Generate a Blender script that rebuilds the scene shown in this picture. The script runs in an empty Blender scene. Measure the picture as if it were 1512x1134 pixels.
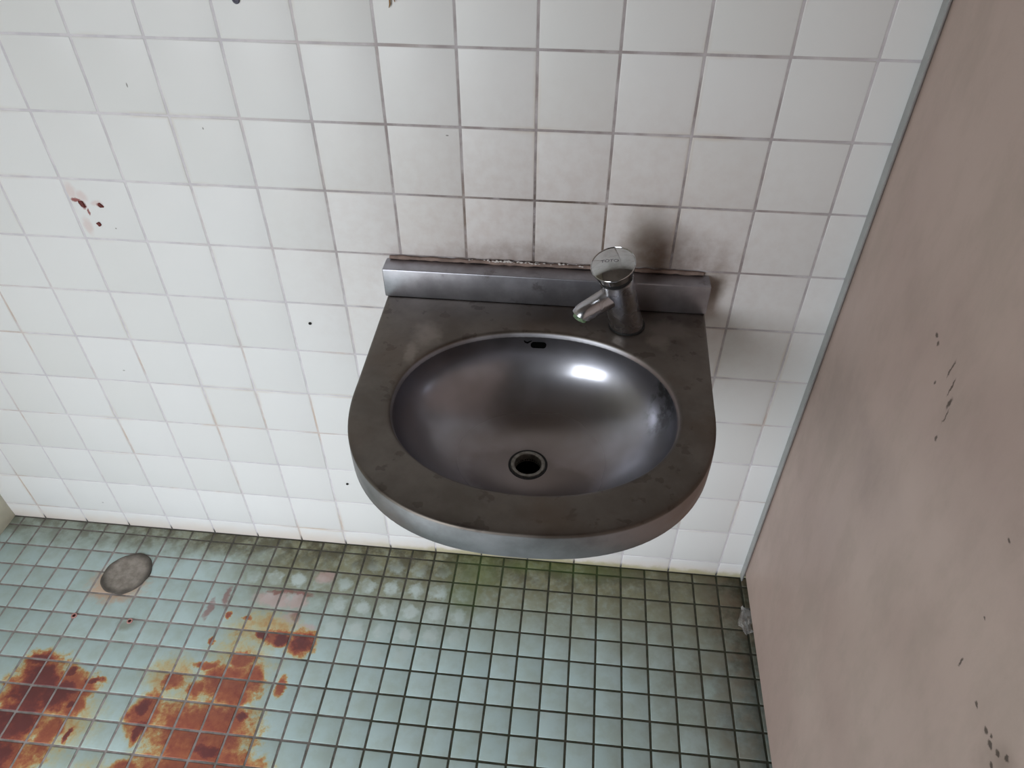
import bpy, bmesh, math, random
from mathutils import Vector, Matrix

random.seed(7)
scene = bpy.context.scene
COL = scene.collection

# ------------------------------------------------------------------ camera
cam_d = bpy.data.cameras.new('camera')
cam = bpy.data.objects.new('camera', cam_d)
COL.objects.link(cam)
CAM = Vector((0.7657, -0.9315, 1.3282))
RIGHT = Vector((0.9947, 0.1031, -0.0019))
DOWN = Vector((0.0668, -0.6580, -0.7500))
FWD = Vector((-0.0786, 0.7459, -0.6614))
FWD.normalize()
RIGHT = (RIGHT - FWD * RIGHT.dot(FWD)).normalized()
UP = RIGHT.cross(FWD)
m = Matrix.Identity(4)
for i in range(3):
    m[i][0] = RIGHT[i]; m[i][1] = UP[i]; m[i][2] = -FWD[i]; m[i][3] = CAM[i]
cam.matrix_world = m
cam_d.sensor_width = 36.0
cam_d.sensor_fit = 'HORIZONTAL'
FPX = 1079.9
cam_d.lens = 36.0 * FPX / 1512.0
cam_d.clip_start = 0.01
scene.camera = cam

# ------------------------------------------------------------------ daylight
world = bpy.data.worlds.new('overcast')
scene.world = world
world.use_nodes = True
wn = world.node_tree
bg = wn.nodes['Background']
tc = wn.nodes.new('ShaderNodeTexCoord')
sx = wn.nodes.new('ShaderNodeSeparateXYZ')
mr = wn.nodes.new('ShaderNodeMapRange')
mr.inputs[1].default_value = -0.03; mr.inputs[2].default_value = 0.03
mc = wn.nodes.new('ShaderNodeMix'); mc.data_type = 'RGBA'
mc.inputs[6].default_value = (0.26, 0.26, 0.25, 1)      # ground outside
mc.inputs[7].default_value = (0.885, 0.945, 1.0, 1)      # overcast sky
wn.links.new(tc.outputs['Generated'], sx.inputs[0])
wn.links.new(sx.outputs[2], mr.inputs[0])
wn.links.new(mr.outputs[0], mc.inputs[0])
wn.links.new(mc.outputs[2], bg.inputs[0])
bg.inputs[1].default_value = 10.6
WIN = (-1.08, 0.06, 0.0, 1.80)          # open doorway x0,x1,z0,z1 in the front wall
ROOM_Y = -2.0
X_ROOM = -1.35
pl = bpy.data.lights.new('doorway_portal', 'AREA')
pl.shape = 'RECTANGLE'
pl.size = WIN[1] - WIN[0]; pl.size_y = WIN[3] - WIN[2]
pl.cycles.is_portal = True
plo = bpy.data.objects.new('doorway_portal', pl)
COL.objects.link(plo)
plo.location = ((WIN[0] + WIN[1]) / 2, ROOM_Y - 0.06, (WIN[2] + WIN[3]) / 2)
plo.rotation_euler = (math.radians(90), 0, 0)
vs = scene.view_settings
vs.view_transform = 'Standard'
vs.look = 'None'
vs.gamma = 1.0
vs.use_curve_mapping = False
vs.exposure = 0.0

# ------------------------------------------------------------------ helpers
def lin(r, g, b):
    def f(c):
        c /= 255.0
        return c / 12.92 if c <= 0.04045 else ((c + 0.055) / 1.055) ** 2.4
    return (f(r), f(g), f(b), 1.0)

def link(name, me, mat=None, parent=None, loc=None):
    o = bpy.data.objects.new(name, me)
    COL.objects.link(o)
    if mat is not None and not me.materials:
        me.materials.append(mat)
    if parent is not None:
        o.parent = parent
    if loc is not None:
        o.location = loc
    return o

def mesh(name, verts, faces, smooth=None):
    me = bpy.data.meshes.new(name)
    me.from_pydata([tuple(v) for v in verts], [], faces)
    me.update()
    bm = bmesh.new(); bm.from_mesh(me)
    bmesh.ops.recalc_face_normals(bm, faces=bm.faces)
    bm.to_mesh(me); bm.free()
    if smooth is not None:
        me.polygons.foreach_set('use_smooth', [True] * len(me.polygons))
        me.set_sharp_from_angle(angle=math.radians(smooth))
    return me

def box_mesh(name, x0, x1, y0, y1, z0, z1, bevel=0.0, seg=2):
    bm = bmesh.new()
    r = bmesh.ops.create_cube(bm, size=1.0)
    for v in bm.verts:
        v.co = Vector(((x0 + x1) / 2 + v.co.x * (x1 - x0), (y0 + y1) / 2 + v.co.y * (y1 - y0), (z0 + z1) / 2 + v.co.z * (z1 - z0)))
    if bevel:
        bmesh.ops.bevel(bm, geom=list(bm.edges), offset=bevel, segments=seg, affect='EDGES', profile=0.5)
    bmesh.ops.recalc_face_normals(bm, faces=bm.faces)
    me = bpy.data.meshes.new(name)
    bm.to_mesh(me); bm.free()
    if bevel:
        me.polygons.foreach_set('use_smooth', [True] * len(me.polygons))
        me.set_sharp_from_angle(angle=math.radians(50))
    return me

def empty(name, loc, label=None, cat=None, group=None):
    o = bpy.data.objects.new(name, None)
    COL.objects.link(o)
    o.location = loc
    o.empty_display_size = 0.02
    if label: tag(o, label, cat, group)
    return o

def tag(o, label, cat, group=None):
    o['label'] = label; o['category'] = cat
    if group: o['group'] = group

def part(name, me, mat, parent, smooth=None):
    """mesh in world coordinates, child of an (unrotated) empty"""
    o = link(name, me, mat, parent)
    base = Vector((0, 0, 0))
    p = parent
    while p is not None:
        base += p.location
        p = p.parent
    o.location = -base
    return o

# ---- shader graph helper
class G:
    def __init__(self, name):
        self.mat = bpy.data.materials.new(name)
        self.mat.use_nodes = True
        self.nt = self.mat.node_tree
        self.bsdf = self.nt.nodes['Principled BSDF']
        self.pos = self.n('ShaderNodeNewGeometry').outputs['Position']
    def n(self, t, **kw):
        nd = self.nt.nodes.new(t)
        for k, v in kw.items(): setattr(nd, k, v)
        return nd
    def put(self, sock, v):
        if isinstance(v, bpy.types.NodeSocket): self.nt.links.new(v, sock)
        elif v is not None:
            sock.default_value = v
    def math(self, op, a, b=None, c=None, clamp=False):
        nd = self.n('ShaderNodeMath', operation=op, use_clamp=clamp)
        self.put(nd.inputs[0], a); self.put(nd.inputs[1], b); self.put(nd.inputs[2], c)
        return nd.outputs[0]
    def vec(self, op, a, b=None):
        nd = self.n('ShaderNodeVectorMath', operation=op)
        self.put(nd.inputs[0], a); self.put(nd.inputs[1], b)
        return nd.outputs['Value'] if op in ('LENGTH', 'DOT_PRODUCT', 'DISTANCE') else nd.outputs['Vector']
    def noise(self, scale, detail=4, rough=0.6, vec=None, color=False, dist=0.0):
        nd = self.n('ShaderNodeTexNoise')
        self.put(nd.inputs['Vector'], self.pos if vec is None else vec)
        nd.inputs['Scale'].default_value = scale
        nd.inputs['Detail'].default_value = detail
        nd.inputs['Roughness'].default_value = rough
        nd.inputs['Distortion'].default_value = dist
        return nd.outputs['Color' if color else 'Fac']
    def ramp(self, x, a, b, to0=0.0, to1=1.0, smooth=True):
        nd = self.n('ShaderNodeMapRange')
        nd.interpolation_type = 'SMOOTHSTEP' if smooth else 'LINEAR'
        self.put(nd.inputs[0], x)
        nd.inputs[1].default_value = a; nd.inputs[2].default_value = b
        nd.inputs[3].default_value = to0; nd.inputs[4].default_value = to1
        return nd.outputs[0]
    def mix(self, f, a, b, mode='MIX'):
        nd = self.n('ShaderNodeMix', data_type='RGBA', blend_type=mode)
        self.put(nd.inputs[0], f); self.put(nd.inputs[6], a); self.put(nd.inputs[7], b)
        return nd.outputs[2]
    def xyz(self, v=None):
        nd = self.n('ShaderNodeSeparateXYZ')
        self.put(nd.inputs[0], self.pos if v is None else v)
        return nd.outputs
    def warp(self, scale, amp, detail=4, stretch=None):
        """position pushed about by noise"""
        src = self.pos if stretch is None else self.vec('MULTIPLY', self.pos, stretch)
        c = self.noise(scale, detail, 0.65, vec=src, color=True)
        d = self.vec('SUBTRACT', c, (0.5, 0.5, 0.5))
        return self.vec('ADD', self.pos, self.vec('MULTIPLY', d, (amp, amp, amp)))
    def field(self, p, blobs, axes):
        """max over ellipsoid blobs of 1-|(p-c)/r| ; axes picks the plane"""
        out = None
        for a, b, ra, rb in blobs:
            c = [0, 0, 0]; s = [0, 0, 0]
            c[axes[0]] = a; c[axes[1]] = b; s[axes[0]] = 1.0 / ra; s[axes[1]] = 1.0 / rb
            l = self.vec('LENGTH', self.vec('MULTIPLY', self.vec('SUBTRACT', p, tuple(c)), tuple(s)))
            f = self.math('SUBTRACT', 1.0, l)
            out = f if out is None else self.math('MAXIMUM', out, f)
        return out
    def done(self, color=None, rough=None, metal=None, spec=None, bump=None, bump_strength=0.2, bump_dist=0.001):
        b = self.bsdf.inputs
        if color is not None: self.put(b['Base Color'], color)
        if rough is not None: self.put(b['Roughness'], rough)
        if metal is not None: self.put(b['Metallic'], metal)
        if spec is not None: self.put(b['Specular IOR Level'], spec)
        if bump is not None:
            nd = self.n('ShaderNodeBump')
            nd.inputs['Strength'].default_value = bump_strength
            nd.inputs['Distance'].default_value = bump_dist
            self.put(nd.inputs['Height'], bump)
            self.put(b['Normal'], nd.outputs[0])
        return self.mat

def plain(name, col, rough=0.6, metal=0.0, var=0.12, scale=40.0, bump=0.0):
    g = G(name)
    n = g.noise(scale, 4)
    dark = tuple(c * (1 - 2 * var) for c in col[:3]) + (1,)
    c = g.mix(g.ramp(n, 0.3, 0.7), dark, col)
    return g.done(c, rough, metal, bump=n if bump else None, bump_strength=bump)

# ------------------------------------------------------------------ materials: wall
def wall_dirt(g):
    """grime spread over wall tiles and joints round the basin (0..1 fields)"""
    wp = g.warp(14, 0.05, 5)
    halo = g.ramp(g.field(wp, [(0.74, 0.72, 0.55, 0.36)], (0, 2)), 0.0, 0.75)
    band = g.ramp(g.field(wp, [(0.72, 0.735, 0.29, 0.055), (0.90, 0.75, 0.12, 0.08)], (0, 2)), 0.0, 0.7)
    spot = g.ramp(g.field(wp, [(0.858, 0.80, 0.050, 0.075), (0.870, 0.76, 0.060, 0.05), (0.966, 0.715, 0.026, 0.055)], (0, 2)), 0.0, 0.95)
    return halo, band, spot

def make_wall_tile():
    g = G('white_glazed_wall_tile')
    info = g.n('ShaderNodeObjectInfo').outputs['Random']
    c = g.mix(info, lin(228, 227, 226), lin(233, 232, 232))
    halo, band, spot = wall_dirt(g)
    fine = g.noise(55, 5)
    c = g.mix(g.math('MULTIPLY', halo, g.ramp(fine, 0.3, 0.75, 0.26, 0.48)), c, lin(184, 162, 152))
    c = g.mix(g.math('MULTIPLY', band, g.ramp(fine, 0.25, 0.75, 0.40, 0.72)), c, lin(140, 122, 114))
    c = g.mix(g.math('MULTIPLY', spot, 0.52), c, lin(102, 83, 56))
    # faint warm staining along the joints (tile-local edge distance)
    s = g.xyz()
    u = g.math('FRACT', g.math('MULTIPLY', s[0], 10.0))
    v = g.math('FRACT', g.math('MULTIPLY', g.math('SUBTRACT', s[2], 0.0456), 10.0))
    e = g.math('MINIMUM', g.math('MINIMUM', u, g.math('SUBTRACT', 1.0, u)), g.math('MINIMUM', v, g.math('SUBTRACT', 1.0, v)))
    edge = g.math('MULTIPLY', g.ramp(e, 0.015, 0.07, 1, 0), g.ramp(g.noise(6, 4), 0.48, 0.72))
    c = g.mix(g.math('MULTIPLY', edge, 0.35), c, lin(196, 176, 150))
    # pink smear and flecks
    wq = g.warp(60, 0.012, 4)
    pink = g.ramp(g.field(wq, [(0.008, 0.825, 0.012, 0.022), (0.022, 0.818, 0.012, 0.012), (0.042, 0.808, 0.012, 0.007), (0.013, 0.768, 0.010, 0.022), (-0.003, 0.847, 0.009, 0.003)], (0, 2)), 0.0, 0.7)
    c = g.mix(g.math('MULTIPLY', pink, 0.32), c, lin(206, 160, 152))
    blood = g.ramp(g.field(wq, [(0.010, 0.811, 0.010, 0.003), (0.019, 0.803, 0.005, 0.008), (0.046, 0.804, 0.006, 0.005), (0.024, 0.792, 0.002, 0.007)], (0, 2)), 0.0, 0.5)
    c = g.mix(g.math('MULTIPLY', blood, 0.85), c, lin(140, 48, 40))
    fleck = g.ramp(g.field(g.pos, [(0.057, 0.766, 0.0016, 0.0014), (0.244, 0.930, 0.0014, 0.0022), (-0.039, 0.472, 0.0030, 0.0012), (-0.234, 0.076, 0.0030, 0.0013),
                                   (0.155, 0.985, 0.0013, 0.004), (0.582, 0.934, 0.0025, 0.0012)], (0, 2)), 0.0, 0.5)
    c = g.mix(g.math('MULTIPLY', fleck, 0.75), c, lin(110, 104, 98))
    # algae creeping up from the floor
    z = s[2]
    low = g.math('ADD', z, g.math('MULTIPLY', g.math('SUBTRACT', g.noise(28, 5), 0.5), 0.03))
    alg = g.math('MULTIPLY', g.ramp(low, 0.003, 0.020, 1, 0), g.ramp(s[0], 0.25, 0.55))
    c = g.mix(g.math('MULTIPLY', alg, 0.8), c, lin(146, 156, 66))
    warm = g.math('MULTIPLY', g.ramp(low, 0.0, 0.045, 1, 0), 0.45)
    c = g.mix(warm, c, lin(226, 205, 186))
    rough = g.ramp(halo, 0, 1, 0.34, 0.48)
    return g.done(c, rough, 0.0, 0.36, bump=g.noise(9, 3), bump_strength=0.05, bump_dist=0.004)

def make_wall_grout():
    g = G('stained_wall_grout')
    n = g.noise(30, 5)
    c = g.mix(g.ramp(n, 0.35, 0.65), lin(206, 201, 206), lin(222, 217, 220))
    s = g.xyz()
    wp = g.warp(8, 0.12, 4)
    big = g.ramp(g.field(wp, [(0.74, 0.80, 0.52, 0.46)], (0, 2)), 0.0, 0.5)
    c = g.mix(g.math('MULTIPLY', big, g.ramp(g.noise(22, 5), 0.32, 0.62, 0.35, 0.9)), c, lin(146, 134, 132))
    near = g.ramp(g.field(wp, [(0.74, 0.76, 0.30, 0.22)], (0, 2)), 0.0, 0.7)
    c = g.mix(g.math('MULTIPLY', near, g.ramp(n, 0.35, 0.6)), c, lin(96, 84, 78))
    warm = g.math('MULTIPLY', g.ramp(g.noise(7, 4), 0.5, 0.68), g.ramp(s[2], 0.55, 0.75, 0.6, 0.15))
    c = g.mix(warm, c, lin(196, 168, 140))
    foot = g.ramp(g.math('ADD', s[2], g.math('MULTIPLY', g.math('SUBTRACT', n, 0.5), 0.02)), 0.004, 0.02, 1, 0)
    c = g.mix(g.math('MULTIPLY', foot, 0.9), c, lin(48, 46, 34))
    return g.done(c, 0.85, bump=n, bump_strength=0.3)

# ------------------------------------------------------------------ materials: floor
RUST_CORE = [(-0.150, -0.39, 0.060, 0.05), (-0.190, -0.375, 0.075, 0.075), (-0.195, -0.44, 0.075, 0.085), (-0.205, -0.50, 0.085, 0.07), (-0.212, -0.322, 0.042, 0.026), (-0.190, -0.352, 0.050, 0.034), (-0.185, -0.400, 0.058, 0.055), (-0.190, -0.455, 0.055, 0.05), (-0.200, -0.515, 0.060, 0.045),
             (-0.128, -0.372, 0.040, 0.020), (-0.140, -0.345, 0.020, 0.014), (-0.092, -0.352, 0.040, 0.009), (-0.105, -0.402, 0.010, 0.018), (-0.083, -0.455, 0.008, 0.020),
             (0.030, -0.395, 0.022, 0.028), (0.040, -0.435, 0.014, 0.035), (0.277, -0.238, 0.034, 0.036), (0.236, -0.235, 0.032, 0.022), (0.195, -0.232, 0.028, 0.012), (0.216, -0.388, 0.018, 0.014),
             (0.175, -0.452, 0.045, 0.024)]
RUST = [(0.15, -0.42, 0.13, 0.075), (0.17, -0.48, 0.14, 0.06), (0.17, -0.33, 0.08, 0.05), (-0.185, -0.405, 0.085, 0.11), (-0.190, -0.50, 0.10, 0.07), (-0.115, -0.368, 0.055, 0.038), (-0.10, -0.40, 0.03, 0.035), (-0.120, -0.455, 0.030, 0.05),
        (0.035, -0.405, 0.040, 0.050), (0.120, -0.415, 0.070, 0.040), (0.190, -0.405, 0.055, 0.048), (0.180, -0.350, 0.060, 0.030), (0.205, -0.315, 0.030, 0.035),
        (0.175, -0.285, 0.040, 0.022), (0.110, -0.300, 0.035, 0.012), (0.225, -0.230, 0.045, 0.022), (0.275, -0.240, 0.034, 0.036), (0.100, -0.250, 0.010, 0.010),
        (0.145, -0.462, 0.085, 0.038), (0.060, -0.340, 0.030, 0.025), (0.110, -0.345, 0.03, 0.022), (0.200, -0.500, 0.090, 0.035), (0.050, -0.500, 0.040, 0.028), (0.265, -0.330, 0.012, 0.028),
        (0.110, -0.195, 0.008, 0.012), (0.150, -0.195, 0.014, 0.008)]
HALO = [(0.13, -0.41, 0.17, 0.13), (0.17, -0.31, 0.12, 0.11), (-0.14, -0.43, 0.16, 0.13), (0.19, -0.22, 0.12, 0.07), (0.10, -0.52, 0.24, 0.07), (0.05, -0.33, 0.08, 0.07)]
ROSE = [(0.190, -0.150, 0.055, 0.024), (0.242, -0.150, 0.026, 0.026), (0.236, -0.195, 0.026, 0.028), (0.275, -0.208, 0.024, 0.018), (0.280, -0.09, 0.03, 0.02)]
ROSEDARK = [(0.205, -0.131, 0.05, 0.006), (0.248, -0.133, 0.026, 0.006), (0.245, -0.185, 0.014, 0.012), (0.280, -0.222, 0.024, 0.012), (0.090, -0.155, 0.010, 0.03), (0.065, -0.185, 0.008, 0.03)]
PATCH = (-0.143, -0.122, 0.049)
D0 = 0.0227

def floor_fields(g):
    s = g.xyz()
    n = g.noise(14, 5)
    w = g.math('MULTIPLY', g.math('SUBTRACT', n, 0.5), 0.12)
    yy = g.math('ADD', s[1], w)
    xx = g.math('ADD', s[0], w)
    algae = g.math('MULTIPLY', g.ramp(yy, -0.26, -0.05), g.ramp(xx, 0.0, 0.20))
    algae_l = g.math('MULTIPLY', g.ramp(yy, -0.10, -0.02), g.ramp(xx, -0.40, 0.10, 0.55, 0.9))
    algae = g.math('MAXIMUM', algae, algae_l)
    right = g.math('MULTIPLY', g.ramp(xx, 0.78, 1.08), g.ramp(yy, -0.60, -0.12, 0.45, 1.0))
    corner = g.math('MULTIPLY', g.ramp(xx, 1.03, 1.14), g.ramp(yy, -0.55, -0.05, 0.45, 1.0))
    green = g.ramp(g.field(g.warp(16, 0.05, 4), [(0.60, -0.035, 0.10, 0.10), (0.80, -0.01, 0.22, 0.045), (0.58, -0.10, 0.06, 0.07), (0.70, -0.02, 0.1, 0.03)], (0, 1)), 0.0, 0.95)
    return algae, right, corner, green, s

def make_floor_tile():
    g = G('aqua_floor_tile')
    info = g.n('ShaderNodeObjectInfo').outputs['Random']
    c = g.mix(info, lin(178, 199, 199), lin(188, 208, 209))
    algae, right, corner, green, s = floor_fields(g)
    fine = g.noise(70, 5)
    mid = g.noise(24, 5)
    u = g.math('FRACT', g.math('MULTIPLY', s[0], 20.0))
    v = g.math('FRACT', g.math('MULTIPLY', g.math('ADD', s[1], D0), 20.0))
    du = g.math('SUBTRACT', u, 0.5); dv = g.math('SUBTRACT', v, 0.45)
    rr_ = g.math('SQRT', g.math('ADD', g.math('MULTIPLY', du, du), g.math('MULTIPLY', dv, dv)))
    rr_ = g.math('ADD', rr_, g.math('MULTIPLY', g.math('SUBTRACT', fine, 0.5), 0.45))
    rr_ = g.math('ADD', rr_, g.math('MULTIPLY', g.math('SUBTRACT', mid, 0.5), 0.5))
    centre = g.ramp(rr_, 0.18, 0.42, 1, 0)
    # grey-green film all over, thin on the open floor
    c = g.mix(g.ramp(mid, 0.35, 0.7, 0.08, 0.42), c, lin(158, 166, 148))
    worn = g.ramp(g.field(g.pos, [(0.44, -0.16, 0.24, 0.15), (0.20, -0.11, 0.12, 0.06)], (0, 1)), 0.0, 0.5, 0.15, 1.0)
    film = g.math('MULTIPLY', algae, g.math('SUBTRACT', 1.0, g.math('MULTIPLY', g.math('MULTIPLY', centre, worn), g.ramp(mid, 0.40, 0.6, 0.1, 0.85))))
    film = g.math('MULTIPLY', film, g.ramp(fine, 0.2, 0.6, 0.65, 1.0))
    c = g.mix(g.math('MULTIPLY', film, 0.95), c, lin(128, 124, 92))
    deep = g.math('MULTIPLY', g.ramp(s[1], -0.11, -0.01), g.math('MULTIPLY', algae, g.ramp(mid, 0.40, 0.58)))
    c = g.mix(g.math('MULTIPLY', deep, 0.8), c, lin(74, 68, 48))
    c = g.mix(g.math('MULTIPLY', green, 0.6), c, lin(98, 112, 60))
    # pale worn middles
    pale = g.ramp(g.field(g.pos, [(0.44, -0.155, 0.20, 0.13), (0.20, -0.11, 0.10, 0.05)], (0, 1)), 0.0, 0.6)
    c = g.mix(g.math('MULTIPLY', g.math('MULTIPLY', pale, centre), g.ramp(mid, 0.38, 0.54, 0.3, 0.75)), c, lin(196, 207, 204))
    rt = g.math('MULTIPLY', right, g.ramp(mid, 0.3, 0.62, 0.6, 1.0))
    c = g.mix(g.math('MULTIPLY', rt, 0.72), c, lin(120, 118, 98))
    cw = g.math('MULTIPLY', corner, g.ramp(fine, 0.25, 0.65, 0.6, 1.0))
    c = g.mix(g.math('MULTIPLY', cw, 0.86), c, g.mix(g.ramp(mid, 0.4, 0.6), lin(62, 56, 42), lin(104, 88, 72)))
    # rust
    wp = g.warp(26, 0.034, 6)
    tiny = g.math('MULTIPLY', g.math('SUBTRACT', g.noise(95, 6, 0.7), 0.5), 0.85)
    blot = g.math('MULTIPLY', g.math('SUBTRACT', g.noise(33, 4, 0.6), 0.5), 0.9)
    nn = g.math('ADD', tiny, blot)
    ro = g.ramp(g.math('ADD', g.field(wp, ROSE, (0, 1)), tiny), 0.0, 0.55)
    c = g.mix(g.math('MULTIPLY', ro, 0.6), c, lin(206, 172, 170))
    rd = g.ramp(g.math('ADD', g.field(wp, ROSEDARK, (0, 1)), tiny), 0.0, 0.55)
    c = g.mix(g.math('MULTIPLY', rd, 0.6), c, lin(140, 60, 58))
    h = g.ramp(g.math('ADD', g.field(wp, HALO, (0, 1)), g.math('MULTIPLY', nn, 0.5)), -0.05, 0.75, 0, 0.34)
    r = g.ramp(g.math('ADD', g.field(wp, RUST, (0, 1)), g.math('MULTIPLY', nn, 0.62)), -0.18, 0.62, 0, 0.72)
    k = g.ramp(g.math('ADD', g.field(wp, RUST_CORE, (0, 1)), g.math('MULTIPLY', nn, 0.6)), -0.15, 0.75, 0, 1.0)
    dens = g.math('MAXIMUM', g.math('MAXIMUM', h, r), k)
    dens = g.math('ADD', dens, g.math('MULTIPLY', g.math('MULTIPLY', nn, 0.40), g.ramp(dens, 0.0, 0.45)))
    cr = g.n('ShaderNodeValToRGB')
    el = cr.color_ramp.elements
    el[0].position = 0.10; el[0].color = lin(176, 180, 150)
    el[1].position = 1.0; el[1].color = lin(108, 44, 44)
    for p_, col_ in ((0.28, lin(192, 180, 128)), (0.46, lin(188, 136, 84)), (0.64, lin(168, 92, 60)), (0.82, lin(138, 60, 48))):
        q_ = el.new(p_); q_.color = col_
    g.put(cr.inputs[0], dens)
    c = g.mix(g.ramp(dens, 0.04, 0.42, 0, 0.95), c, cr.outputs[0])
    # rust bleed round the cement patch and the two plugs
    pr = g.ramp(g.math('ADD', g.field(wp, [(PATCH[0] - 0.005, PATCH[1] - 0.022, 0.078, 0.064), (-0.17, -0.165, 0.045, 0.03)], (0, 1)), tiny), 0.05, 0.55)
    c = g.mix(g.math('MULTIPLY', pr, 0.9), c, lin(200, 170, 146))
    pg = g.ramp(g.field(wp, [(-0.085, -0.235, 0.03, 0.018)], (0, 1)), 0.0, 0.8)
    c = g.mix(g.math('MULTIPLY', pg, 0.6), c, lin(128, 126, 104))
    rough = g.ramp(mid, 0.3, 0.7, 0.30, 0.5)
    return g.done(c, rough, 0.0, 0.4, bump=g.math('ADD', mid, g.math('MULTIPLY', fine, 0.4)), bump_strength=0.12, bump_dist=0.002)

def make_floor_grout():
    g = G('mossy_floor_grout')
    algae, right, corner, green, s = floor_fields(g)
    n = g.noise(60, 5)
    c = g.mix(g.ramp(n, 0.3, 0.7), lin(136, 128, 124), lin(172, 162, 160))
    dark = g.ramp(g.math('ADD', s[0], g.math('MULTIPLY', g.math('SUBTRACT', g.noise(11, 4), 0.5), 0.5)), 0.0, 0.55)
    dark = g.math('MAXIMUM', dark, g.math('MULTIPLY', algae, 0.9))
    c = g.mix(g.math('MULTIPLY', dark, 0.95), c, g.mix(g.ramp(n, 0.4, 0.6), lin(44, 50, 30), lin(58, 56, 42)))
    c = g.mix(g.math('MULTIPLY', green, 0.6), c, lin(60, 84, 26))
    return g.done(c, 0.9, bump=n, bump_strength=0.4)

M_WTILE = make_wall_tile()
M_WGROUT = make_wall_grout()
M_FTILE = make_floor_tile()
M_FGROUT = make_floor_grout()

# ------------------------------------------------------------------ materials: metal and the rest
def make_deck_metal():
    g = G('dull_stained_stainless')
    n = g.noise(9, 6, 0.65)
    f = g.noise(70, 4)
    c = g.mix(g.ramp(n, 0.35, 0.66), lin(100, 93, 87), lin(121, 114, 108))
    z = g.xyz()[2]
    skirt = g.ramp(z, Z_DECK - 0.005, Z_DECK - 0.002, 1, 0)          # the skirt is given a paler steel tone than the top
    lighter = g.mix(g.ramp(n, 0.35, 0.66), lin(152, 150, 152), lin(184, 183, 188))
    sx_ = g.xyz()[0]
    tarn = g.math('MULTIPLY', g.ramp(g.math('ADD', sx_, g.math('MULTIPLY', g.math('SUBTRACT', n, 0.5), 0.25)), 0.80, 0.92), 0.75)
    lighter = g.mix(tarn, lighter, lin(134, 112, 98))
    wm = g.ramp(g.noise(48, 3, 0.5), 0.61, 0.66)
    c = g.mix(g.math('MULTIPLY', wm, 0.45), c, lin(78, 70, 66))
    brown = g.ramp(g.noise(5, 4), 0.50, 0.7)
    c = g.mix(g.math('MULTIPLY', brown, 0.45), c, lin(104, 88, 76))
    # lime and rust line beside the tap and along the left of the bowl
    wp = g.warp(40, 0.03, 5)
    lime = g.ramp(g.field(wp, [(0.56, -0.12, 0.03, 0.035), (0.545, -0.16, 0.012, 0.03), (0.90, -0.075, 0.05, 0.03), (0.885, -0.10, 0.02, 0.03)], (0, 1)), 0.0, 0.7)
    c = g.mix(g.math('MULTIPLY', lime, 0.4), c, lin(168, 158, 150))
    c = g.mix(skirt, c, lighter)
    r = g.ramp(n, 0.3, 0.7, 0.42, 0.54)
    return g.done(c, r, 1.0, bump=f, bump_strength=0.06, bump_dist=0.0006)

def make_bowl_metal():
    g = G('brushed_stainless_bowl')
    n = g.noise(9, 3, 0.5)
    c = g.mix(g.ramp(n, 0.35, 0.66), lin(160, 159, 164), lin(184, 184, 192))
    s = g.xyz()
    low = g.ramp(g.math('ADD', s[2], g.math('MULTIPLY', g.math('SUBTRACT', n, 0.5), 0.03)), 0.576, 0.606, 1, 0)
    c = g.mix(g.math('MULTIPLY', low, 0.6), c, lin(128, 110, 98))
    wp = g.warp(20, 0.03, 4)
    ring = g.ramp(g.field(wp, [(0.70, -0.27, 0.075, 0.055), (0.75, -0.29, 0.06, 0.05)], (0, 1)), 0.0, 0.25)
    c = g.mix(g.math('MULTIPLY', ring, 0.35), c, lin(96, 84, 76))
    mold = g.math('MULTIPLY', g.ramp(g.field(wp, [(0.893, -0.20, 0.028, 0.05)], (0, 1)), 0.0, 0.6), g.ramp(g.noise(60, 4), 0.4, 0.6))
    c = g.mix(g.math('MULTIPLY', mold, 0.6), c, lin(70, 72, 62))
    g.done(c, 0.38, 1.0)
    b2 = g.n('ShaderNodeBsdfPrincipled')
    g.put(b2.inputs['Base Color'], c); b2.inputs['Metallic'].default_value = 1.0
    g.put(b2.inputs['Roughness'], g.math('ADD', g.ramp(n, 0.3, 0.7, 0.17, 0.23), g.math('MULTIPLY', low, 0.15)))
    mx = g.n('ShaderNodeMixShader'); mx.inputs[0].default_value = 0.45
    g.nt.links.new(g.bsdf.outputs[0], mx.inputs[1]); g.nt.links.new(b2.outputs[0], mx.inputs[2])
    out = [q for q in g.nt.nodes if q.type == 'OUTPUT_MATERIAL'][0]
    g.nt.links.new(mx.outputs[0], out.inputs[0])
    return g.mat

def make_splash_metal():
    g = G('grey_stainless_upstand')
    n = g.noise(14, 5, 0.6)
    c = g.mix(g.ramp(n, 0.35, 0.68), lin(150, 149, 154), lin(180, 179, 186))
    s = g.noise(26, 5, 0.7)
    c = g.mix(g.ramp(s, 0.58, 0.72, 0, 0.5), c, lin(96, 88, 82))
    return g.done(c, 0.40, 1.0)

Z_DECK = 0.692
M_DECK = make_deck_metal()
M_BOWL = make_bowl_metal()
M_SPLASH = make_splash_metal()

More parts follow.
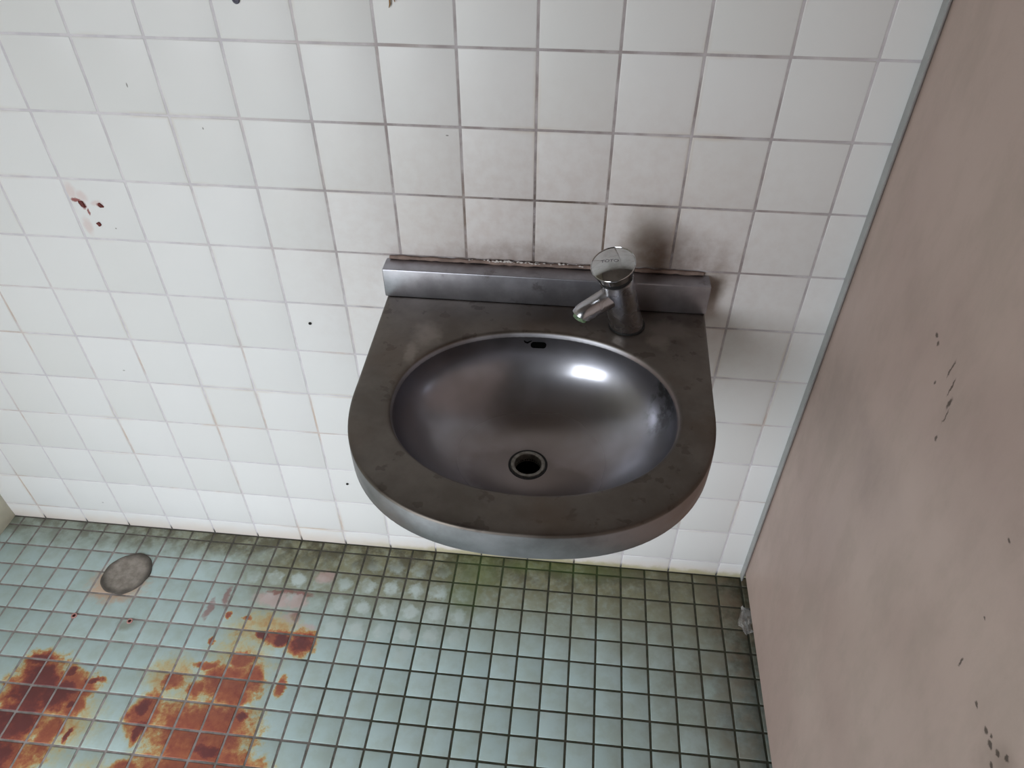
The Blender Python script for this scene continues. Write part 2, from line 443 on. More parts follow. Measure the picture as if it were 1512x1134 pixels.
def make_chrome():
    g = G('dirty_chrome')
    n = g.noise(26, 2)
    c = g.mix(g.ramp(n, 0.4, 0.7), lin(200, 200, 205), lin(172, 168, 164))
    return g.done(c, g.ramp(n, 0.35, 0.7, 0.22, 0.36), 1.0)
M_CHROME = make_chrome()
def make_cap():
    g = G('polished_chrome_cap')
    n = g.noise(45, 4)
    c = g.mix(g.ramp(n, 0.45, 0.7), lin(198, 198, 198), lin(176, 176, 174))
    return g.done(c, g.ramp(n, 0.4, 0.7, 0.08, 0.16), 1.0)
M_CAP = make_cap()
M_BLACK = plain('black_rubber', lin(22, 21, 20), 0.6)
M_VOID = plain('dark_hole', lin(6, 6, 6), 1.0)
M_VOID.node_tree.nodes['Principled BSDF'].inputs['Specular IOR Level'].default_value = 0.05
M_GREEN = plain('verdigris', lin(122, 146, 112), 0.75, 0.0, 0.3, 240.0, 0.4)
M_RING = plain('worn_drain_ring', lin(164, 160, 152), 0.5, 0.6, 0.22, 160.0, 0.2)
M_LETTER = plain('engraved_grey', lin(136, 134, 138), 0.4, 0.9)
M_SEAL = plain('stained_sealant', lin(150, 128, 118), 0.8, 0.0, 0.2, 60.0, 0.3)
M_CRUMB = plain('white_flakes', lin(226, 220, 216), 0.9)

def make_partition():
    g = G('pinkish_beige_painted_panel')
    n = g.noise(3.2, 5, 0.55)
    f = g.noise(16, 6, 0.65, vec=g.vec('MULTIPLY', g.pos, (1, 1.0, 0.5)))
    c = g.mix(g.ramp(n, 0.34, 0.66), lin(178, 155, 146), lin(190, 168, 158))
    c = g.mix(g.ramp(f, 0.42, 0.68, 0, 0.30), c, lin(158, 144, 132))
    wp = g.warp(7, 0.16, 4)
    sm = g.ramp(g.field(wp, [(-0.13, 0.62, 0.10, 0.16), (-0.25, 0.66, 0.16, 0.06)], (1, 2)), 0.0, 0.9)
    c = g.mix(g.math('MULTIPLY', sm, 0.22), c, lin(140, 126, 120))
    sm2 = g.ramp(g.field(wp, [(-0.64, 0.685, 0.06, 0.05)], (1, 2)), 0.0, 0.9)
    c = g.mix(g.math('MULTIPLY', sm2, 0.4), c, lin(120, 104, 90))
    wq = g.warp(90, 0.010, 4)
    sc = g.ramp(g.field(wq, [(-0.274, 0.854, 0.004, 0.004), (-0.283, 0.850, 0.003, 0.005), (-0.325, 0.850, 0.002, 0.016), (-0.340, 0.838, 0.002, 0.016), (-0.349, 0.826, 0.004, 0.010),
                             (-0.354, 0.812, 0.0015, 0.014), (-0.310, 0.819, 0.003, 0.004), (-0.358, 0.784, 0.003, 0.005),
                             (-0.543, 0.744, 0.003, 0.002), (-0.552, 0.684, 0.002, 0.008), (-0.592, 0.686, 0.004, 0.003), (-0.615, 0.685, 0.004, 0.004), (-0.626, 0.683, 0.005, 0.004), (-0.622, 0.690, 0.003, 0.003),
                             (-0.513, 0.817, 0.004, 0.002), (-0.636, 0.690, 0.004, 0.003), (-0.645, 0.700, 0.004, 0.004), (-0.640, 0.675, 0.004, 0.003)], (1, 2)), 0.05, 0.6)
    c = g.mix(g.math('MULTIPLY', sc, 0.85), c, lin(62, 50, 42))
    return g.done(c, g.ramp(f, 0.3, 0.7, 0.42, 0.55), 0.0, 0.4, bump=g.noise(220, 3), bump_strength=0.04, bump_dist=0.001)
M_PANEL = make_partition()
M_TRIM = plain('grey_aluminium_channel', lin(172, 173, 172), 0.5, 0.15, 0.06, 30.0)
M_LEFT = plain('greenish_beige_plaster', lin(226, 220, 200), 0.6, 0.0, 0.1, 12.0)
M_CEIL = plain('dark_brown_board', lin(136, 124, 118), 0.7, 0.0, 0.12, 6.0)
M_FRONT = plain('grey_paint', lin(128, 122, 116), 0.7, 0.0, 0.08, 6.0)
M_WINF = plain('window_aluminium', lin(150, 150, 150), 0.4, 0.5, 0.05)

# ------------------------------------------------------------------ structure
X_LEFT = -0.475
X_FAR = 1.95
CEIL = 2.4
FLOOR_DROP = 0.0012      # joints lie this far below the tile faces
WALL_DROP = 0.0007

def structure(name, me, mat):
    o = link(name, me, mat)
    o['kind'] = 'structure'
    return o

floor = structure('floor', box_mesh('floor', X_ROOM - 0.1, X_FAR + 0.1, ROOM_Y - 0.15, 0.1, -0.1, -FLOOR_DROP), M_FGROUT)
wall_back = structure('wall_back', box_mesh('wall_back', X_LEFT, X_FAR, WALL_DROP, 0.1, -FLOOR_DROP, CEIL), M_WGROUT)
structure('wall_left', box_mesh('wall_left', X_LEFT - 0.1, X_LEFT, -1.25, 0.1, -FLOOR_DROP, CEIL, 0.0), M_LEFT)
structure('wall_entrance', box_mesh('wall_entrance', X_ROOM - 0.1, X_ROOM, ROOM_Y, 0.1, -FLOOR_DROP, CEIL), M_FRONT)
structure('wall_recess', box_mesh('wall_recess', X_ROOM, X_LEFT - 0.1, 0.0, 0.1, -FLOOR_DROP, CEIL), M_FRONT)
structure('wall_far', box_mesh('wall_far', X_FAR, X_FAR + 0.1, ROOM_Y, 0.1, -FLOOR_DROP, CEIL), M_FRONT)
structure('ceiling', box_mesh('ceiling', X_ROOM - 0.1, X_FAR + 0.1, ROOM_Y - 0.1, 0.1, CEIL, CEIL + 0.1), M_CEIL)

def front_wall():
    bm = bmesh.new()
    x0, x1, z0, z1 = X_ROOM - 0.1, X_FAR + 0.1, -FLOOR_DROP, CEIL
    def slab(a, b, c, d):
        t = box_mesh('t', a, b, ROOM_Y - 0.1, ROOM_Y, c, d)
        bm.from_mesh(t); bpy.data.meshes.remove(t)
    slab(x0, WIN[0], z0, z1); slab(WIN[1], x1, z0, z1)
    slab(WIN[0], WIN[1], WIN[3], z1)
    me = bpy.data.meshes.new('wall_front'); bm.to_mesh(me); bm.free()
    structure('wall_front', me, M_FRONT)
front_wall()
door = bpy.data.objects.new('door_1', None); COL.objects.link(door)
door.location = ((WIN[0] + WIN[1]) / 2, ROOM_Y - 0.05, 0.0); door['kind'] = 'structure'
FW = 0.03
for a, b, c, d in ((WIN[0], WIN[1], WIN[3] - FW, WIN[3]), (WIN[0], WIN[0] + FW, 0.0, WIN[3] - FW), (WIN[1] - FW, WIN[1], 0.0, WIN[3] - FW)):
    part('door_frame', box_mesh('door_frame', a, b, ROOM_Y - 0.055, ROOM_Y - 0.015, c, d), M_WINF, door)

# partition panel on the right: a thin painted board a little off the floor, held in a channel
PSL = 0.016
def px(y): return 1.1530 + PSL * y
P_BOT, P_TOP = 0.032, 2.0
v = []
for (y, z) in ((-0.004, P_BOT), (-1.7, P_BOT), (-1.7, P_TOP), (-0.004, P_TOP)):
    v.append((px(y), y, z))
v2 = [(a + 0.03, b, c) for a, b, c in v]
pm = mesh('wall_right', v + v2, [(0, 1, 2, 3), (4, 7, 6, 5), (0, 4, 5, 1), (1, 5, 6, 2), (2, 6, 7, 3), (3, 7, 4, 0)])
bm = bmesh.new(); bm.from_mesh(pm)
bmesh.ops.bevel(bm, geom=list(bm.edges), offset=0.0012, segments=2, affect='EDGES')
bm.to_mesh(pm); bm.free()
structure('wall_right', pm, M_PANEL)
# U channel fixed to the back wall
ch = [(1.1478, -0.0005), (1.1478, -0.0165), (1.1492, -0.0165), (1.1514, -0.0150), (1.1514, -0.0030), (1.1850, -0.0030), (1.1850, -0.0165), (1.1870, -0.0165), (1.1870, -0.0005)]
nv = len(ch)
vv = [(x, y, 0.012) for x, y in ch] + [(x, y, P_TOP) for x, y in ch]
ff = [(i, (i + 1) % nv, nv + (i + 1) % nv, nv + i) for i in range(nv)] + [tuple(range(nv)), tuple(range(nv, 2 * nv))]
structure('trim_1', mesh('trim_1', vv, ff), M_TRIM)

# ---- tiles
def tile_data(w, h, t, axis, bev):
    """pillow-edged tile centred on origin; face at 0, body going down t. axis 'z' floor, 'y' wall (faces -y)"""
    hw, hh = w / 2, h / 2
    rings = [(0.0, -t), (0.0, -bev * 1.2), (bev * 0.35, -bev * 0.35), (bev * 1.3, 0.0)]
    verts, faces = [], []
    for ins, d in rings:
        for sx, sy in ((-1, -1), (1, -1), (1, 1), (-1, 1)):
            a, b = sx * (hw - ins), sy * (hh - ins)
            verts.append((a, b, d) if axis == 'z' else (a, -d, b))
    for r in range(3):
        for k in range(4):
            faces.append((r * 4 + k, r * 4 + (k + 1) % 4, r * 4 + 4 + (k + 1) % 4, r * 4 + 4 + k))
    faces.append((12, 13, 14, 15))
    return verts, faces

_cache = {}
def tile_mesh(w, h, t, axis, bev, mat):
    key = (round(w, 4), round(h, 4), axis)
    if key not in _cache:
        vts, fcs = tile_data(w, h, t, axis, bev)
        me = mesh('tile', vts, fcs, 60)
        me.materials.append(mat)
        _cache[key] = me
    return _cache[key]

def joined(name, items, t, axis, bev, mat, parent):
    V, F = [], []
    for cx, cy, w, h in items:
        vts, fcs = tile_data(w, h, t, axis, bev)
        o = len(V)
        for a in vts:
            V.append((a[0] + cx, a[1] + cy, a[2]) if axis == 'z' else (a[0] + cx, a[1], a[2] + cy))
        F += [tuple(i + o for i in f) for f in fcs]
    ob = link(name, mesh(name, V, F, 60), mat, parent)
    ob['kind'] = 'stuff'
    return ob

def cells(lo, hi, pitch, phase, joint):
    """(centre, size) of tiles along an axis, cut at lo / hi"""
    out = []
    k = math.floor((lo - phase) / pitch)
    while phase + k * pitch < hi - 1e-6:
        a = max(phase + k * pitch, lo); b = min(phase + (k + 1) * pitch, hi)
        a2 = a + (joint / 2 if a > lo + 1e-6 else 0.0005); b2 = b - (joint / 2 if b < hi - 1e-6 else 0.0005)
        if b2 - a2 > 0.004: out.append(((a2 + b2) / 2, b2 - a2))
        k += 1
    return out

def project(p):
    d = Vector(p) - CAM
    w = d.dot(FWD)
    if w < 0.05: return None
    return (756 + FPX * d.dot(RIGHT) / w, 567 - FPX * d.dot(UP) / w)

def visible_area(pts):
    q = [project(p) for p in pts]
    if any(a is None for a in q): return 0.0
    if all(a[0] < 0 for a in q) or all(a[0] > 1512 for a in q) or all(a[1] < 0 for a in q) or all(a[1] > 1134 for a in q): return 0.0
    s = 0.0
    for i in range(4):
        s += q[i][0] * q[(i + 1) % 4][1] - q[(i + 1) % 4][0] * q[i][1]
    return abs(s) / 2

WJ, FJ = 0.0028, 0.0039
wt, ws = [], []
for cx, w in cells(X_LEFT, X_FAR, 0.1, 0.0, WJ):
    for cz, h in cells(0.0, CEIL, 0.1, 0.0456, WJ):
        (wt if (cx < 1.147 + 0.06 and cz < 1.246) else ws).append((cx, cz, w, h))
# the column behind the channel is cut at the channel
rnd = random.Random(3)
for cx, cz, w, h in wt:
    o = link('tile', tile_mesh(w, h, 0.004, 'y', 0.0011, M_WTILE), None, wall_back, (cx, 0.0, cz))
    o.location.y = rnd.uniform(-0.0001, 0.0002)
    o.rotation_euler = (rnd.gauss(0, 0.0022), rnd.gauss(0, 0.0008), rnd.gauss(0, 0.0022))
joined('upper_tiles', ws, 0.004, 'y', 0.0011, M_WTILE, wall_back)

ft = []
for cx, w in cells(X_LEFT, X_FAR, 0.05, 0.0, FJ):
    for cy, h in cells(ROOM_Y, -0.0012, 0.05, -D0, FJ):
        pts = [(cx - w / 2, cy - h / 2, 0), (cx + w / 2, cy - h / 2, 0), (cx + w / 2, cy + h / 2, 0), (cx - w / 2, cy + h / 2, 0)]
        a = visible_area(pts)
        if cx > 1.165: a = 0.0
        # hidden under the basin / behind the cement
        ft.append((a, cx, cy, w, h))
ft.sort(reverse=True)
rnd = random.Random(5)
for a, cx, cy, w, h in ft[:298]:
    o = link('tile', tile_mesh(w, h, 0.004, 'z', 0.0011, M_FTILE), None, floor, (cx, cy, 0))
    o.location.z = rnd.uniform(-0.0003, 0.0002)
    o.rotation_euler = (rnd.gauss(0, 0.004), rnd.gauss(0, 0.004), rnd.gauss(0, 0.004))
joined('floor_tiles', [t[1:] for t in ft[298:]], 0.004, 'z', 0.0011, M_FTILE, floor)

# ------------------------------------------------------------------ wash basin
BX = 0.7185
Z_DECK = 0.692
basin = empty('wash_basin', (BX, 0.0, Z_DECK), 'stainless steel wash basin with oval bowl mounted on the white tiled wall', 'sink')
BC = (0.7220, -0.2475); BA, BB = 0.184, 0.150

def ell(ang, sc=1.0, dx=0.0):
    c, s = math.cos(ang), math.sin(ang)
    n = 2.12
    r = (abs(c) ** n + abs(s) ** n) ** (-1 / n)
    return Vector((BC[0] + BA * sc * r * c, BC[1] + BB * sc * r * s, 0))

outer = []
for i in range(13):                      # left side, back to front
    t = i / 13
    outer.append(Vector((BX - (0.2395 - 0.007 * t), -0.001 - 0.229 * t, 0)))
N = 72
for i in range(N + 1):
    a = math.pi + math.pi * i / N
    c, s = math.cos(a), math.sin(a)
    n = 2.36
    r = (abs(c) ** n + abs(s) ** n) ** (-1 / n)
    outer.append(Vector((BX + 0.2325 * r * c, -0.230 + 0.2255 * r * s, 0)))
for i in range(1, 14):
    t = 1 - i / 13
    outer.append(Vector((BX + (0.2395 - 0.007 * t), -0.001 - 0.229 * t, 0)))
for i in range(1, 28):                   # back edge
    t = i / 28
    outer.append(Vector((BX + 0.2395 - 0.479 * t, -0.001, 0)))
NO = len(outer)
angs = [math.atan2((p.y - BC[1]) / BB, (p.x - BC[0]) / BA) for p in outer]

def outward(i):
    p, q = outer[i - 1], outer[(i + 1) % NO]
    t = (q - p).normalized()
    return Vector((t.y, -t.x, 0))
rings = []
def ring(f): rings.append([f(i) for i in range(NO)])
ring(lambda i: ell(angs[i], 0.988) + Vector((0, 0, Z_DECK - 0.0090)))
ring(lambda i: ell(angs[i], 0.994) + Vector((0, 0, Z_DECK - 0.0050)))
ring(lambda i: ell(angs[i], 1.004) + Vector((0, 0, Z_DECK - 0.0022)))
ring(lambda i: ell(angs[i], 1.018) + Vector((0, 0, Z_DECK - 0.0006)))
ring(lambda i: ell(angs[i], 1.040) + Vector((0, 0, Z_DECK)))
for f in (0.35, 0.7):
    ring(lambda i, f=f: ell(angs[i], 1.040).lerp(outer[i] - outward(i) * -0.0, f) + Vector((0, 0, Z_DECK)))
test = outward(30)
SGN = 1.0 if (outer[30] + test * 0.01 - Vector((BX, -0.2, 0))).length > (outer[30] - Vector((BX, -0.2, 0))).length else -1.0
for ins, dz in ((0.0040, 0.0), (0.0018, -0.0007), (0.0005, -0.0020), (0.0, -0.0042), (-0.0004, -0.020), (0.0, -0.0405), (0.0010, -0.0420), (0.0030, -0.0425), (0.014, -0.0425), (0.014, -0.040)):
    ring(lambda i, ins=ins, dz=dz: outer[i] - outward(i) * (ins * SGN) + Vector((0, 0, Z_DECK + dz)))
V = [p for r in rings for p in r]
F = []
for r in range(len(rings) - 1):
    for i in range(NO):
        j = (i + 1) % NO
        F.append((r * NO + i, r * NO + j, (r + 1) * NO + j, (r + 1) * NO + i))
for k, p in enumerate(V):                # keep the back flange off the wall
    if p.y > -0.0008: V[k] = Vector((p.x, -0.0008, p.z))
part('deck', mesh('deck', V, F, 35), M_DECK, basin)

# bowl
DRAIN = Vector((0.7155, -0.2475, 0))
NB, NR = 128, 40
Z_LIP = Z_DECK - 0.0085
DEPTH = 0.1085
R_DRAIN = 0.0262
V, F = [], []
for r in range(NR + 1):
    ph = (r / NR) * (math.pi / 2)
    t = math.cos(ph) ** (1 / 1.06)
    dz = math.sin(ph) ** 0.96
    for k in range(NB):
        a = 2 * math.pi * k / NB
        e = ell(a, 0.9885)
        c = Vector((BC[0], BC[1], 0)).lerp(DRAIN, 1 - t)
        ep = c + (e - Vector((BC[0], BC[1], 0))) * t
        w = max(0.0, min(1.0, (0.75 - t) / 0.75)); w = w * w * (3 - 2 * w)
        rad = R_DRAIN * (1 - t) + t * 0.165
        cp = c + Vector((math.cos(a), math.sin(a), 0)) * rad
        p = ep.lerp(cp, w)
        V.append(Vector((p.x, p.y, Z_LIP - DEPTH * dz)))
for r in range(NR):
    for k in range(NB):
        j = (k + 1) % NB
        F.append((r * NB + k, r * NB + j, (r + 1) * NB + j, (r + 1) * NB + k))
bowl = part('bowl', mesh('bowl', V, F, 80), M_BOWL, basin)
Z_BOT = Z_LIP - DEPTH

def lathe(profile, n=40, centre=(0, 0, 0), closed_top=False, closed_bot=False, smooth=40, name='lathe'):
    V, F = [], []
    for r, z in profile:
        for k in range(n):
            a = 2 * math.pi * k / n
            V.append((centre[0] + r * math.cos(a), centre[1] + r * math.sin(a), centre[2] + z))
    for i in range(len(profile) - 1):
        for k in range(n):
            j = (k + 1) % n
            F.append((i * n + k, i * n + j, (i + 1) * n + j, (i + 1) * n + k))
    if closed_bot: F.append(tuple(range(n)))
    if closed_top: F.append(tuple(range((len(profile) - 1) * n, len(profile) * n)))
    return mesh(name, V, F, smooth)

dc = (DRAIN.x, DRAIN.y, Z_BOT)
part('drain_gasket', lathe([(0.0275, -0.001), (0.0272, 0.0006), (0.0245, 0.0008), (0.0240, -0.002)], 48, dc, name='drain_gasket'), M_BLACK, basin)
dr = part('drain_ring', lathe([(0.0238, -0.003), (0.0242, 0.0008), (0.0234, 0.0019), (0.0212, 0.0022), (0.0188, 0.0014), (0.0178, -0.001), (0.0176, -0.012)], 48, dc, name='drain_ring'), M_RING, basin)
part('drain_pipe', lathe([(0.0177, -0.008), (0.0176, -0.030), (0.0175, -0.110), (0.0001, -0.111)], 32, dc, name='drain_pipe'), M_VOID, basin)
# waste pipe under the bowl, bending to the wall
def tube(pts, rads, n=20, name='tube', cap=True, smooth=50):
    V, F = [], []
    P = [Vector(p) for p in pts]
    up = None
    for i, p in enumerate(P):
        t = (P[min(i + 1, len(P) - 1)] - P[max(i - 1, 0)]).normalized()
        if up is None:
            up = t.orthogonal().normalized()
        else:
            up = (up - t * up.dot(t)).normalized()
        s = t.cross(up)
        for k in range(n):
            a = 2 * math.pi * k / n
            V.append(p + (up * math.cos(a) + s * math.sin(a)) * rads[i])
    for i in range(len(P) - 1):
        for k in range(n):
            j = (k + 1) % n
            F.append((i * n + k, i * n + j, (i + 1) * n + j, (i + 1) * n + k))
    if cap:
        F.append(tuple(range(n))); F.append(tuple(range((len(P) - 1) * n, len(P) * n)))
    return mesh(name, V, F, smooth)
wp_ = [(DRAIN.x, DRAIN.y, Z_BOT - 0.004), (DRAIN.x, DRAIN.y, 0.50)]
for k in range(1, 9):
    a = math.pi / 2 * k / 8
    wp_.append((DRAIN.x, DRAIN.y + 0.04 * (1 - math.cos(a)), 0.50 - 0.04 * math.sin(a)))
wp_.append((DRAIN.x, -0.002, 0.46))
part('waste_pipe', tube(wp_, [0.020] * len(wp_), 20, 'waste_pipe', False), M_CHROME, basin)

# overflow slot on the back of the bowl
def capsule_plate(cx, cz, hw, hh, dep):
    """rounded slot following the rear wall of the bowl"""
    def surf(x, z):
        q = min(1.0, max(0.0, (Z_LIP - z) / DEPTH))
        ph = math.asin(q ** (1 / 0.96))
        t = math.cos(ph) ** (1 / 1.06) * 0.9885
        n = 2.12
        u = abs((x - BC[0]) / (BA * t))
        return BC[1] + BB * t * max(0.0, 1 - u ** n) ** (1 / n)
    V, F = [], []
    n = 28
    outl = []
    for k in range(n):
        a = 2 * math.pi * k / n
        c, s = math.cos(a), math.sin(a)
        outl.append((cx + (hw - hh) * (1 if c > 0 else -1) + hh * c, cz + hh * s))
    for d in (0.0006, -0.0008):
        for x, z in outl:
            V.append((x, surf(x, z) + (d - 0.0) * 1.0 - 0.0012, z))
    F.append(tuple(range(n, 2 * n)))
    for k in range(n):
        F.append((k, (k + 1) % n, n + (k + 1) % n, n + k))
    return mesh('overflow_slot', V, F)
part('overflow_slot', capsule_plate(0.7168, 0.6705, 0.0112, 0.0046, 0.004), M_VOID, basin)
part('overflow_crack', tube([(0.6960, -0.1010, 0.6770), (0.6975, -0.1012, 0.6745), (0.7010, -0.1012, 0.6735), (0.7035, -0.1008, 0.6750), (0.7070, -0.1003, 0.6768)], [0.0006, 0.0011, 0.0013, 0.0010, 0.0005], 8, 'overflow_crack'), M_VOID, basin)

# upstand
bs = box_mesh('backsplash', 0.4775, 0.9580, -0.0325, -0.0008, Z_DECK + 0.0004, 0.7402, 0.0016, 3)
part('backsplash', bs, M_SPLASH, basin)
# sealant bead along the joint with the wall
sp = []
rn = random.Random(11)
for i in range(60):
    t = i / 59
    sp.append((0.4830 + 0.466 * t, -0.0022, 0.7430 + rn.uniform(-0.0004, 0.0006)))
part('sealant_bead', tube(sp, [0.0030 + rn.uniform(-0.0006, 0.0006) for _ in sp], 10, 'sealant_bead'), M_SEAL, basin)
cr_v, cr_f = [], []
for k in range(60):
    x = rn.choice([rn.uniform(0.632, 0.705), rn.uniform(0.645, 0.70), rn.uniform(0.60, 0.80)])
    c = Vector((x, -0.0045, 0.7462 + rn.uniform(-0.0010, 0.0025)))
    s = rn.uniform(0.0007, 0.0019)
    o = len(cr_v)
    for d in ((1.6, 0, 0), (-1.5, 0, 0), (0, 1, 0), (0, -1, 0), (0, 0, 0.8), (0, 0, -0.7)):
        cr_v.append(c + Vector(d) * s)
    for f in ((0, 2, 4), (2, 1, 4), (1, 3, 4), (3, 0, 4), (2, 0, 5), (1, 2, 5), (3, 1, 5), (0, 3, 5)):
        cr_f.append(tuple(i + o for i in f))
co = part('dried_flakes', mesh('dried_flakes', cr_v, cr_f), M_CRUMB, basin)
co['kind'] = 'stuff'

# ------------------------------------------------------------------ faucet
FB = Vector((0.8416, -0.0690, Z_DECK))
FT = Vector((0.8106, -0.1100, 0.8203))
AX = (FT - FB).normalized()
LEN = (FT - FB).length
faucet = empty('push_faucet', FB, 'chrome push-button faucet with tilted body standing on the basin deck', 'faucet')
SIDE = AX.orthogonal().normalized()

def lean_lathe(name, prof, n=40, cap0=False, cap1=False, smooth=40):
    """profile of (radius, distance along axis); rings near the deck lie flat, then tilt with the axis"""
    V, F = [], []
    for r, s in prof:
        w = max(0.0, min(1.0, s / 0.022)); w = w * w * (3 - 2 * w)
        nrm = Vector((0, 0, 1)).lerp(AX, w).normalized()
        ux = Vector((1, 0, 0)); ux = (ux - nrm * ux.dot(nrm)).normalized(); uy = nrm.cross(ux)
        c = FB + AX * s
        if s < 0.0001: c = FB + Vector((0, 0, s))
        for k in range(n):
            a = 2 * math.pi * k / n
            V.append(c + (ux * math.cos(a) + uy * math.sin(a)) * r)
    for i in range(len(prof) - 1):
        for k in range(n):
            j = (k + 1) % n
            F.append((i * n + k, i * n + j, (i + 1) * n + j, (i + 1) * n + k))
    if cap0: F.append(tuple(range(n)))
    if cap1: F.append(tuple(range((len(prof) - 1) * n, len(prof) * n)))
    return mesh(name, V, F, smooth)

part('gasket', lathe([(0.0262, 0.0003), (0.0262, 0.0030), (0.0250, 0.0042), (0.0220, 0.0044)], 40, FB, name='gasket', closed_bot=True), M_BLACK, faucet)
L0 = LEN
DOME = 0.0056
def dome(r): return DOME * (1 - (r / 0.0285) ** 2)
T0 = L0 - 0.0030          # level of the cap's rim
part('body', lean_lathe('body', [(0.0236, 0.0040), (0.0246, 0.0052), (0.0243, 0.010), (0.0236, 0.016), (0.0230, 0.026), (0.0226, 0.060), (0.0229, T0 - 0.038), (0.0236, T0 - 0.027), (0.0234, T0 - 0.0245), (0.0200, T0 - 0.0238)], 48, True, True), M_CHROME, faucet)
part('neck_ring', lean_lathe('neck_ring', [(0.0190, T0 - 0.0250), (0.0228, T0 - 0.0240), (0.0231, T0 - 0.0150), (0.0200, T0 - 0.0130)], 40, True, True), M_BLACK, faucet)
capm = part('push_cap', lean_lathe('push_cap', [(0.0225, T0 - 0.0145), (0.0258, T0 - 0.0142), (0.0264, T0 - 0.0120), (0.0277, T0 - 0.0070), (0.0292, T0 - 0.0020), (0.0297, T0 - 0.0005), (0.0296, T0 + 0.0004), (0.0291, T0 + 0.0008), (0.0286, T0 + 0.0004)]
                                              + [(r_, T0 + dome(r_)) for r_ in (0.0284, 0.0270, 0.0250, 0.0220, 0.0190, 0.0160, 0.0130, 0.0100, 0.0070, 0.0040, 0.0015)], 56, True, True, 50), M_CAP, faucet)
# lettering engraved on the cap
fc = bpy.data.curves.new('lettering', 'FONT')
fc.body = 'TOTO'; fc.size = 0.0062; fc.align_x = 'CENTER'; fc.align_y = 'CENTER'; fc.extrude = 0.00012; fc.offset = 0.0001
tmp = bpy.data.objects.new('lettering_tmp', fc)
COL.objects.link(tmp)
dg = bpy.context.evaluated_depsgraph_get()
lm = bpy.data.meshes.new_from_object(tmp.evaluated_get(dg))
lm.name = 'lettering'
bpy.data.objects.remove(tmp)
lm.materials.clear()
lx = Vector((1, -0.10, 0)); lx = (lx - AX * lx.dot(AX)).normalized(); ly = AX.cross(lx)
lc = FB + AX * T0
for vtx in lm.vertices:
    c = vtx.co.copy()
    u_, w_ = c.x * 1.35 - 0.0040, c.y + 0.0015
    vtx.co = lc + lx * u_ + ly * w_ + AX * (c.z + dome(math.hypot(u_, w_)) + 0.00005)
part('lettering', lm, M_LETTER, capm).location = (0, 0, 0)

SR = FB + AX * 0.078
SE = Vector((0.7790, -0.1215, 0.7485))
sp_pts, sp_r = [], []
for i in range(9):
    t = i / 8
    sp_pts.append(SR.lerp(SE, t)); sp_r.append(0.0158 - 0.0022 * t)
dirv = (SE - SR).normalized()
ed = (dirv * 0.55 + Vector((0, 0, -1)) * 0.85).normalized()
for k in range(1, 4):
    a = k * 0.30
    dd = (dirv * math.cos(a) + Vector((0, 0, -1)) * math.sin(a)).normalized()
    sp_pts.append(sp_pts[-1] + dd * 0.0022); sp_r.append(0.0136)
sp_pts.append(sp_pts[-1] + dd * 0.0008); sp_r.append(0.0124)
spout = part('spout', tube(sp_pts, sp_r, 28, 'spout', True, 45), M_CHROME, faucet)
e0 = sp_pts[-1]; ed = (sp_pts[-1] - sp_pts[-2]).normalized()
tipm = tube([e0 - ed * 0.003, e0 + ed * 0.001, e0 + ed * 0.0052, e0 + ed * 0.0058], [0.0104, 0.0106, 0.0094, 0.0070], 20, 'outlet_tip')
tip = part('outlet_tip', tipm, M_GREEN, spout)
tip.location = (0, 0, 0)
tip['label'] = 'green corroded outlet at the spout end'

# ------------------------------------------------------------------ loose and fixed small things
# cement filling of an old floor drain
n = 56
rn = random.Random(21)
wob = [rn.uniform(-1, 1) for _ in range(12)]
def rad(a):
    return PATCH[2] * (1 + 0.035 * math.sin(2 * a + 0.6) + 0.02 * math.sin(3 * a + wob[0] * 3) + 0.015 * math.sin(5 * a + wob[1] * 3) + 0.012 * math.sin(9 * a + wob[2] * 3))
V, F = [], []
prof = [(1.0, 0.0003), (0.985, 0.0018), (0.94, 0.0027), (0.86, 0.0022), (0.70, 0.0012), (0.45, 0.0011), (0.2, 0.0013)]
for i, (k, z) in enumerate(prof):
    for j in range(n):
        a = 2 * math.pi * j / n
        r = rad(a) * k
        V.append((PATCH[0] + r * math.cos(a) * 1.0, PATCH[1] + r * math.sin(a) * 1.06, z + rn.uniform(-0.00025, 0.00025)))
for i in range(len(prof) - 1):
    for j in range(n):
        F.append((i * n + j, i * n + (j + 1) % n, (i + 1) * n + (j + 1) % n, (i + 1) * n + j))
F.append(tuple(range((len(prof) - 1) * n, len(prof) * n)))
g = G('grey_cement')
nz = g.noise(60, 6); nb = g.noise(22, 4)
c = g.mix(g.ramp(nz, 0.3, 0.7), lin(132, 124, 115), lin(164, 154, 145))
ff_ = g.ramp(g.math('ADD', g.field(g.pos, [(PATCH[0], PATCH[1], 0.052, 0.055)], (0, 1)), g.math('MULTIPLY', g.math('SUBTRACT', nb, 0.5), 0.35)), 0.05, 0.38, 1, 0)
c = g.mix(g.math('MULTIPLY', ff_, 0.9), c, lin(70, 64, 58))
M_CEM = g.done(c, 0.9, bump=nz, bump_strength=0.6, bump_dist=0.002)
patch = link('cement_patch', mesh('cement_patch', V, F, 60), M_CEM)
tag(patch, 'round grey cement patch filling an old drain hole in the floor tiles', 'cement patch')

